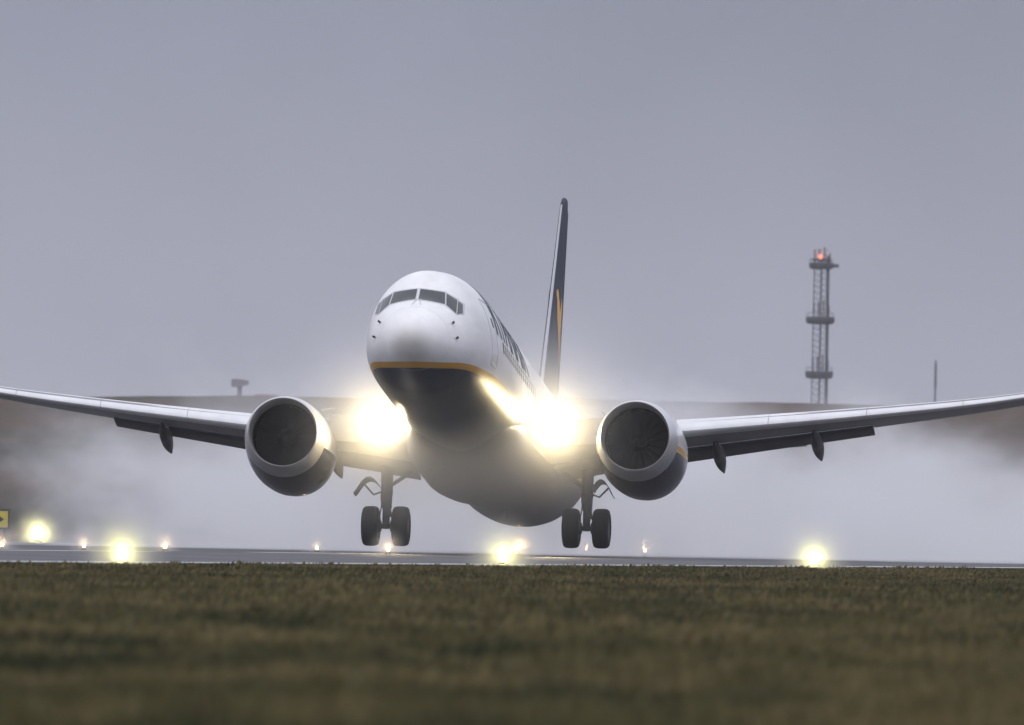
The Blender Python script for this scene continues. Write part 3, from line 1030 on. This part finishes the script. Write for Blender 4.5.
def added_mist_material(name, dens, rad, power=2.0):
    m = bpy.data.materials.new(name)
    m.use_nodes = True
    t = m.node_tree; t.nodes.clear()
    o = t.nodes.new('ShaderNodeOutputMaterial')
    v = t.nodes.new('ShaderNodeVolumePrincipled')
    v.inputs['Color'].default_value = (.97, .97, .97, 1)
    v.inputs['Anisotropy'].default_value = 0.0
    co = t.nodes.new('ShaderNodeTexCoord')
    ln = t.nodes.new('ShaderNodeVectorMath'); ln.operation = 'LENGTH'
    t.links.new(co.outputs['Object'], ln.inputs[0])
    mr_ = t.nodes.new('ShaderNodeMapRange'); mr_.inputs[1].default_value, mr_.inputs[2].default_value = 0, rad
    mr_.inputs[3].default_value, mr_.inputs[4].default_value = 1, 0
    t.links.new(ln.outputs['Value'], mr_.inputs[0])
    pw = t.nodes.new('ShaderNodeMath'); pw.operation = 'POWER'; pw.inputs[1].default_value = power
    t.links.new(mr_.outputs[0], pw.inputs[0])
    ml = t.nodes.new('ShaderNodeMath'); ml.operation = 'MULTIPLY'; ml.inputs[1].default_value = dens
    t.links.new(pw.outputs[0], ml.inputs[0]); t.links.new(ml.outputs[0], v.inputs['Density'])
    t.links.new(v.outputs[0], o.inputs['Volume'])
    return m


def added_mist_ball(loc, rad, m, label):
    b = bmesh.new(); bmesh.ops.create_icosphere(b, subdivisions=3, radius=rad)
    me = bpy.data.meshes.new('added_mist'); b.to_mesh(me); b.free(); me.materials.append(m)
    o = bpy.data.objects.new('added_mist', me); COL.objects.link(o); o.location = loc
    return tag(o, label, 'added_mist', kind='stuff')


M_glow_big = added_mist_material('glow_mist_wide', .66, 5.6, 4.4)
plane_M = Matrix.Translation(GEAR_AT) @ plane.rotation_euler.to_matrix().to_4x4()
for sd, lab in ((1, 'added vapour for the glare round the landing light beside the right hand engine'), (-1, 'added vapour for the glare round the landing light beside the left hand engine')):
    c = Vector((2.34 if sd > 0 else -2.14, 14.55, 2.22))
    lp = MB().revolve([(0, .17), (.06, .19), (.3, .2)], c, n=24)
    hs = part(lp, 'landing_light', M_refl)
    part(MB().revolve([(.03, .005), (.03, .165)], c, n=24), 'lamp_lens', M_lamp, hs)
    L = bpy.data.lights.new('landing_lamp', 'SPOT')
    L.energy, L.color, L.shadow_soft_size = LIGHT_W, (1.0, .80, .44), .15
    L.spot_size, L.spot_blend = R(125), 1.0
    lo_ = bpy.data.objects.new('landing_lamp', L); COL.objects.link(lo_); lo_.parent = plane
    lo_.location = c + Vector((0, -.55, 0)) - PIV
    lo_.rotation_euler = Vector((-sd * .30, 1, .14)).to_track_quat('Z', 'Y').to_euler()   # shines forward, a little down and outward
    added_mist_ball(plane_M @ (c + Vector((0, -.9, 0)) - PIV), 5.6, M_glow_big, lab)  # puff added round the lamp, stands in for lens bloom

added_mist_ball(plane_M @ (Vector((.2, 9.2, .9)) - PIV), 3.4, added_mist_material('belly_veil_mist', .11, 3.4, 1.6), 'thin added vapour that pales the nose and belly of the jet')  # added volume, there only to veil the dark front belly

# ------------------------------------------------------------------ runway lights
M_base = mat('light_base', (.10, .09, .04), .5, var=.3, scale=20)
M_near = mat('edge_lamp', (.9, .9, .8), .2, emis=(1.0, .95, .45), estr=60)
M_far = mat('inset_lamp', (.9, .9, .8), .2, emis=(1.0, .74, .42), estr=14)
M_glow_s = added_mist_material('glow_mist_small', 1.0, 1.2, 2.4)
M_glow_t = added_mist_material('glow_mist_tiny', 1.3, .7, 2.6)


def runway_light(p, label, group, watts, color, m, big):
    root = empty('runway_light', (p.x, p.y, 0))
    tag(root, label, 'runway light', group)
    h = p.z
    kf = 1.0 if big else .5
    b = MB().revolve([(-.02, .16 * kf), (.02, .16 * kf), (.04, .12 * kf), (.045, .03 * kf * kf), (max(.05, h - .10), .03 * kf * kf), (max(.08, h - .05 - .04 * kf), .06 * kf), (max(.09, h - .03), .08 * kf)], (0, 0, 0), 'Z', 16, capend=True)
    b.build('light_base', M_base, root)
    d = MB().revolve([(h - .03, .075 * kf), (h + .02, .08 * kf), (h + .07 * kf, .065 * kf), (h + .10 * kf, .02)], (0, 0, 0), 'Z', 16, capend=True)
    d.build('lamp_dome', m, root)
    L = bpy.data.lights.new('edge_lamp', 'POINT'); L.energy, L.color, L.shadow_soft_size = watts, color, .06
    o = bpy.data.objects.new('edge_lamp', L); COL.objects.link(o); o.parent = root; o.location = (0, 0, h + (.16 if big else .085))
    added_mist_ball(Vector((p.x, p.y, h + .1)), 1.2 if big else .7, M_glow_s if big else M_glow_t, 'added vapour for the glow round the ' + label.split(',')[0])  # small puff added to give this lamp its halo
    return root


NEARS = [((122, 558, 529), 'yellow runway edge light on the grass verge, nearest the left end', 1.0),
         ((503, 560, 589), 'yellow runway edge light on the grass verge under the jet belly', .8),
         ((814, 563, 648), 'yellow runway edge light on the grass verge below the right wing', 1.1)]
for (px, py, Y), lab, k in NEARS:
    p = at(px, py, Y)
    runway_light(p, lab, 'edge lights along the near verge', 26 * k, (1, .90, .20), M_near, True)
runway_light(at_across(38, 538, RW + 1.5), 'brightest yellow runway light beyond the runway, beside the yellow sign', 'edge lights along the far side', 110, (1, .92, .35), M_near, True)
FARS = [(2, 545, 'small warm runway light at the far left edge of the runway'),
        (84, 546, 'small warm runway light between the two bright yellow lights at left'),
        (165, 547, 'small warm runway light right of the leftmost near yellow light'),
        (317, 548, 'tiny runway light below the left engine'),
        (388, 550, 'small warm runway light below the left main wheels'),
        (519, 549, 'small warm runway light just behind the yellow verge light under the belly'),
        (586, 549, 'small warm runway light below the right main wheels'),
        (645, 551, 'tiny runway light below the right engine'),
        (705, 549, 'faint runway light in the spray right of the right engine')]
for px, py, lab in FARS:
    k = {317: .15, 645: .8, 705: 3.0, 2: .5, 84: .5, 519: 3.5, 586: 2.6}.get(px, .8)
    d_ = at(px, py, 1.0) - Vector((0, 0, CAM_Z))
    p = Vector((0, 0, CAM_Z)) + d_ * (((.18 if px > 500 else .11) - CAM_Z) / d_.z)     # low inset fittings on the runway
    runway_light(p, lab, 'lights set into the runway', 10 * k, (1, .68, .32), M_far, False)

# ------------------------------------------------------------------ sign beyond the runway
M_sy = mat('sign_yellow', (.55, .45, .06), .5, var=.1, scale=3)
ps = at_across(-12, 519, RW + 12)
sg = empty('taxiway_sign', (ps.x, ps.y, 0), 0)
tag(sg, 'yellow taxiway sign with black border beyond the runway, at the left edge', 'sign')
wS, hS = 1.5, .70
pz = ps.z
MB().box((0, 0, pz), (wS, .12, hS)).build('sign_frame', M_black, sg, smooth=False)
MB().box((0, -.064, pz), (wS - .14, .01, hS - .14)).build('sign_face', M_sy, sg, smooth=False)
ar = MB()
for d_ in (0,):
    ar.add([(.56 - .30, -.073, pz + .2), (.56, -.073, pz), (.56 - .30, -.073, pz - .2), (.56 - .42, -.073, pz - .2), (.56 - .16, -.073, pz - .05), (-.5, -.073, pz - .05), (-.5, -.073, pz + .05), (.56 - .16, -.073, pz + .05), (.56 - .42, -.073, pz + .2)],
           [[0, 1, 7, 8], [1, 2, 3, 4], [4, 5, 6, 7], [1, 4, 7]])
ar.build('sign_arrow', M_black, sg, smooth=False)
for q in (-.55, .55):
    MB().tube([(q, 0, -.1), (q, 0, pz - hS / 2)], .04, 8).build('post', M_black, sg)

# ------------------------------------------------------------------ skyline on the ridge
M_steel = mat('mast_steel', (.075, .08, .10), .6, var=.2, scale=1)
M_red = mat('beacon_red', (.8, .1, .05), .3, emis=(1.0, .10, .04), estr=7)
YT = 3000.0
PX = YT / FPX                                       # metres per pixel out there


def mast():
    b0 = at(818.5, 408, YT)
    gz_ = ground_z(b0.x, b0.y)
    top = at(821.5, 250, YT).z
    root = empty('lattice_mast', (b0.x, b0.y, gz_))
    tag(root, 'tall lattice mast with three round platforms and a red beacon on the ridge', 'mast')
    Ht = top - gz_
    fr = MB()
    legs = [(-.82, -.3), (.05, .8), (.82, -.3)]
    thick = [.06, .10, .19]
    for (lx, ly), r_ in zip(legs, thick):
        fr.tube([(lx, ly, -.3), (lx * .92, ly, Ht - .7)], r_, 8)
    nb = 26
    for k in range(nb):
        z0, z1 = Ht * k / nb, Ht * (k + 1) / nb
        for i in range(3):
            a_, b_ = legs[i], legs[(i + 1) % 3]
            fr.tube([(a_[0], a_[1], z0), (b_[0], b_[1], z1)], .022, 4)
            fr.tube([(a_[0], a_[1], z1), (b_[0], b_[1], z1)], .022, 4)
    fr.build('lattice', M_steel, root, smooth=False)
    for py, r_, h_ in ((375, 1.55, .85), (320.5, 1.60, .85), (266, 1.35, .75)):
        z_ = at(820, py, YT).z - gz_
        pl = MB().revolve([(z_ - h_ * .5, .9), (z_ - h_ * .42, r_ * .9), (z_ - .1, r_), (z_ + h_ * .45, r_), (z_ + h_ * .5, r_ * .93)], (0, 0, 0), 'Z', 20, capend=True)
        pf = pl.build('platform', M_steel, root)
        rl = MB()
        for k in range(12):
            t = 2 * math.pi * k / 12
            rl.tube([(r_ * .97 * math.cos(t), r_ * .97 * math.sin(t), z_ + h_ * .5), (r_ * .97 * math.cos(t), r_ * .97 * math.sin(t), z_ + h_ * .5 + .4)], .02, 4)
        rl.revolve([(z_ + h_ * .5 + .4, r_ * .97), (z_ + h_ * .5 + .44, r_ * .97)], (0, 0, 0), 'Z', 20)
        rl.build('railing', M_steel, pf, smooth=False)
        for q, (ax_, ay_, ah) in enumerate(((-.75, -.6, 1.5), (.35, -.9, 1.9), (.95, -.3, 1.2), (-.2, .9, 1.7))):
            if py == 266: ah *= .9
            MB().tube([(ax_, ay_, z_ + h_ * .5), (ax_, ay_, z_ + h_ * .5 + ah)], .09, 6).build('aerial', M_steel, pf)
    z_ = at(820, 266, YT).z - gz_
    MB().box((1.55, -.2, z_ + .05), (.8, .5, .40)).build('dish_arm', M_steel, root, smooth=False)
    MB().revolve([(Ht - 1.2, .95), (Ht - 1.15, 1.1), (Ht - 1.0, 1.1), (Ht - .95, .95)], (0, 0, 0), 'Z', 16, capend=True).build('top_ring', M_steel, root)
    b_ = MB().revolve([(Ht - .95, .12), (Ht - .8, .12)], (-.1, 0, 0), 'Z', 12, capend=True)
    b_.revolve([(Ht - .80, .17), (Ht - .70, .20), (Ht - .60, .17), (Ht - .56, .04)], (-.1, 0, 0), 'Z', 14, capend=True)
    b_.build('beacon', M_red, root)
    L = bpy.data.lights.new('beacon_lamp', 'POINT'); L.energy, L.color, L.shadow_soft_size = 60, (1, .10, .04), .2
    o = bpy.data.objects.new('beacon_lamp', L); COL.objects.link(o); o.parent = root; o.location = (-.1, -.6, Ht - .2)


mast()

b0 = at(935, 402, YT); gz_ = ground_z(b0.x, b0.y)
pole = MB().tube([(0, 0, -.3), (0, 0, 3.2 ), (0, 0, 5.3)], [.12, .10, .10], 8)
pole.tube([(0, 0, 2.2), (0, 0, at(935, 364, YT).z - gz_)], .16, 8)
po = pole.build('pole', mat('pole_grey', (.16, .17, .2), .6))
po.location = (b0.x, b0.y, gz_)
tag(po, 'lone thin pole on the ridge right of the lattice mast', 'pole')

b0 = at(239.5, 400, YT); gz_ = ground_z(b0.x, b0.y)
rd = empty('radar_mast', (b0.x, b0.y, gz_))
tag(rd, 'short mast with a broad radar head on the ridge above the left wing', 'radar mast')
M_rad = mat('radar_grey', (.17, .15, .17), .6)
hz = at(239, 383, YT).z - gz_
MB().tube([(0, 0, -.4), (0, 0, hz)], [.30, .24], 10).build('stem', M_rad, rd)
hd = MB()
hd.loft([[Vector((-.95, y_, hz - .42)) , Vector((-.95, y_, hz + .42)), Vector((-.25, y_, hz + .45)), Vector((.95, y_, hz + .30)), Vector((1.0, y_, hz - .15)), Vector((-.2, y_, hz - .5))] for y_ in (-.5, .5)])
hd.build('radar_head', M_rad, rd, smooth=False)

b0 = at(266, 401, YT); gz_ = ground_z(b0.x, b0.y)
br = empty('barn', (b0.x, b0.y, gz_))
tag(br, 'low barn with a dull red roof on the ridge above the left engine', 'barn')
zt = at(266, 396.5, YT).z - gz_
MB().box((0, 0, zt / 2 - .3), (2.6, 5, zt)).build('wall', mat('barn_wall', (.3, .27, .26), .8), br, smooth=False)
MB().loft([[Vector((-1.5, -2.7, zt - .35)), Vector((-1.2, 0, zt + .25)), Vector((-1.5, 2.7, zt - .35))], [Vector((1.5, -2.7, zt - .35)), Vector((1.2, 0, zt + .25)), Vector((1.5, 2.7, zt - .35))]]).build('roof', mat('roof_red', (.22, .08, .07), .8), br, smooth=False)

# ------------------------------------------------------------------ spray thrown up behind the aircraft
def spray():
    A0 = 110.0                                       # along the runway, just behind the wheels
    c = rw(0, RW / 2, 0)
    wheel_along = (Vector((GEAR_AT.x, GEAR_AT.y, 0)) - EDGE0).dot(AX)
    Lx, Ly, Lz = 56.0, 300.0, 22.0
    o0 = rw(wheel_along + 6, RW / 2 - 1.0, 0.02)
    mb = MB()
    mb.box((0, Ly / 2, Lz / 2), (Lx, Ly, Lz))
    m = bpy.data.materials.new('water_spray'); m.use_nodes = True
    t = m.node_tree; t.nodes.clear()
    out = t.nodes.new('ShaderNodeOutputMaterial'); v = t.nodes.new('ShaderNodeVolumePrincipled')
    v.inputs['Color'].default_value = (.975, .978, .995, 1); v.inputs['Anisotropy'].default_value = .2
    co = t.nodes.new('ShaderNodeTexCoord'); s = t.nodes.new('ShaderNodeSeparateXYZ')
    t.links.new(co.outputs['Object'], s.inputs[0])

    def mrange(src, a, b, c_, d, sm=True):
        q = t.nodes.new('ShaderNodeMapRange')
        q.interpolation_type = 'SMOOTHSTEP' if sm else 'LINEAR'
        for i, val in enumerate((a, b, c_, d)): q.inputs[i + 1].default_value = val
        t.links.new(src, q.inputs[0]); return q.outputs[0]

    def mth(op, a, b):
        q = t.nodes.new('ShaderNodeMath'); q.operation = op
        for i, x in enumerate((a, b)):
            if isinstance(x, (int, float)): q.inputs[i].default_value = x
            else: t.links.new(x, q.inputs[i])
        return q.outputs[0]
    n = t.nodes.new('ShaderNodeTexNoise'); n.inputs['Scale'].default_value = 1.0; n.inputs['Detail'].default_value = 4; n.inputs['Roughness'].default_value = .6
    mp = t.nodes.new('ShaderNodeMapping'); mp.inputs['Scale'].default_value = (.16, .03, .2)
    t.links.new(co.outputs['Object'], mp.inputs[0]); t.links.new(mp.outputs[0], n.inputs['Vector'])
    nv = n.outputs['Fac']
    # ragged top, higher to the rear; soft sides
    nb = t.nodes.new('ShaderNodeTexNoise'); nb.inputs['Scale'].default_value = 1.0; nb.inputs['Detail'].default_value = 7; nb.inputs['Roughness'].default_value = .70
    mb2 = t.nodes.new('ShaderNodeMapping'); mb2.inputs['Scale'].default_value = (.30, .055, .36)
    t.links.new(co.outputs['Object'], mb2.inputs[0]); t.links.new(mb2.outputs[0], nb.inputs['Vector'])
    lee = mrange(s.outputs['X'], 4, 17, 0, 2.4)           # thinner and lower on the lee side
    zn = mth('SUBTRACT', mth('ADD', mth('ADD', s.outputs['Z'], lee), mrange(s.outputs['Y'], 30, 130, 0, 3.2)), mth('ADD', mth('MULTIPLY', mth('SUBTRACT', nv, .5), 6.0), mth('MULTIPLY', mth('SUBTRACT', nb.outputs['Fac'], .5), 4.5)))
    low = mrange(zn, 1.4, 5.6, 1.0, 0.0)
    high = mrange(zn, 4, 18, .002, 0.0)
    ax_ = mth('ABSOLUTE', mth('ADD', s.outputs['X'], mth('MULTIPLY', mth('SUBTRACT', nb.outputs['Fac'], .5), 5.0)), 0)
    side = mrange(ax_, 13.2, 16.2, 1.0, 0.0)
    ends = mth('MULTIPLY', mrange(s.outputs['Y'], 0, 14, 0, 1), mrange(s.outputs['Y'], 70, 190, 1, .25))
    tex = mrange(nb.outputs['Fac'], .36, .64, .08, 1.9, False)
    den = mth('MULTIPLY', mth('MULTIPLY', mth('ADD', low, high), mth('MULTIPLY', side, ends)), mth('MULTIPLY', tex, .056))
    t.links.new(den, v.inputs['Density']); t.links.new(v.outputs[0], out.inputs['Volume'])
    o = mb.build('spray', m, smooth=False)
    o.location = o0; o.rotation_euler = (0, 0, -HEAD)
    tag(o, 'pale cloud of water spray blown up behind the jet', 'spray', kind='stuff')


spray()

# ------------------------------------------------------------------ damp air
hm = bpy.data.materials.new('damp_air'); hm.use_nodes = True
t = hm.node_tree; t.nodes.clear()
out = t.nodes.new('ShaderNodeOutputMaterial'); v = t.nodes.new('ShaderNodeVolumePrincipled')
v.inputs['Color'].default_value = (.97, .97, 1, 1); v.inputs['Density'].default_value = .00004; v.inputs['Anisotropy'].default_value = 0
t.links.new(v.outputs[0], out.inputs['Volume'])
hb = MB().box((0, 2150, 21), (5200, 4700, 48)).build('haze', hm, smooth=False)
tag(hb, 'thin grey haze in the air over the airfield', 'haze', kind='stuff')
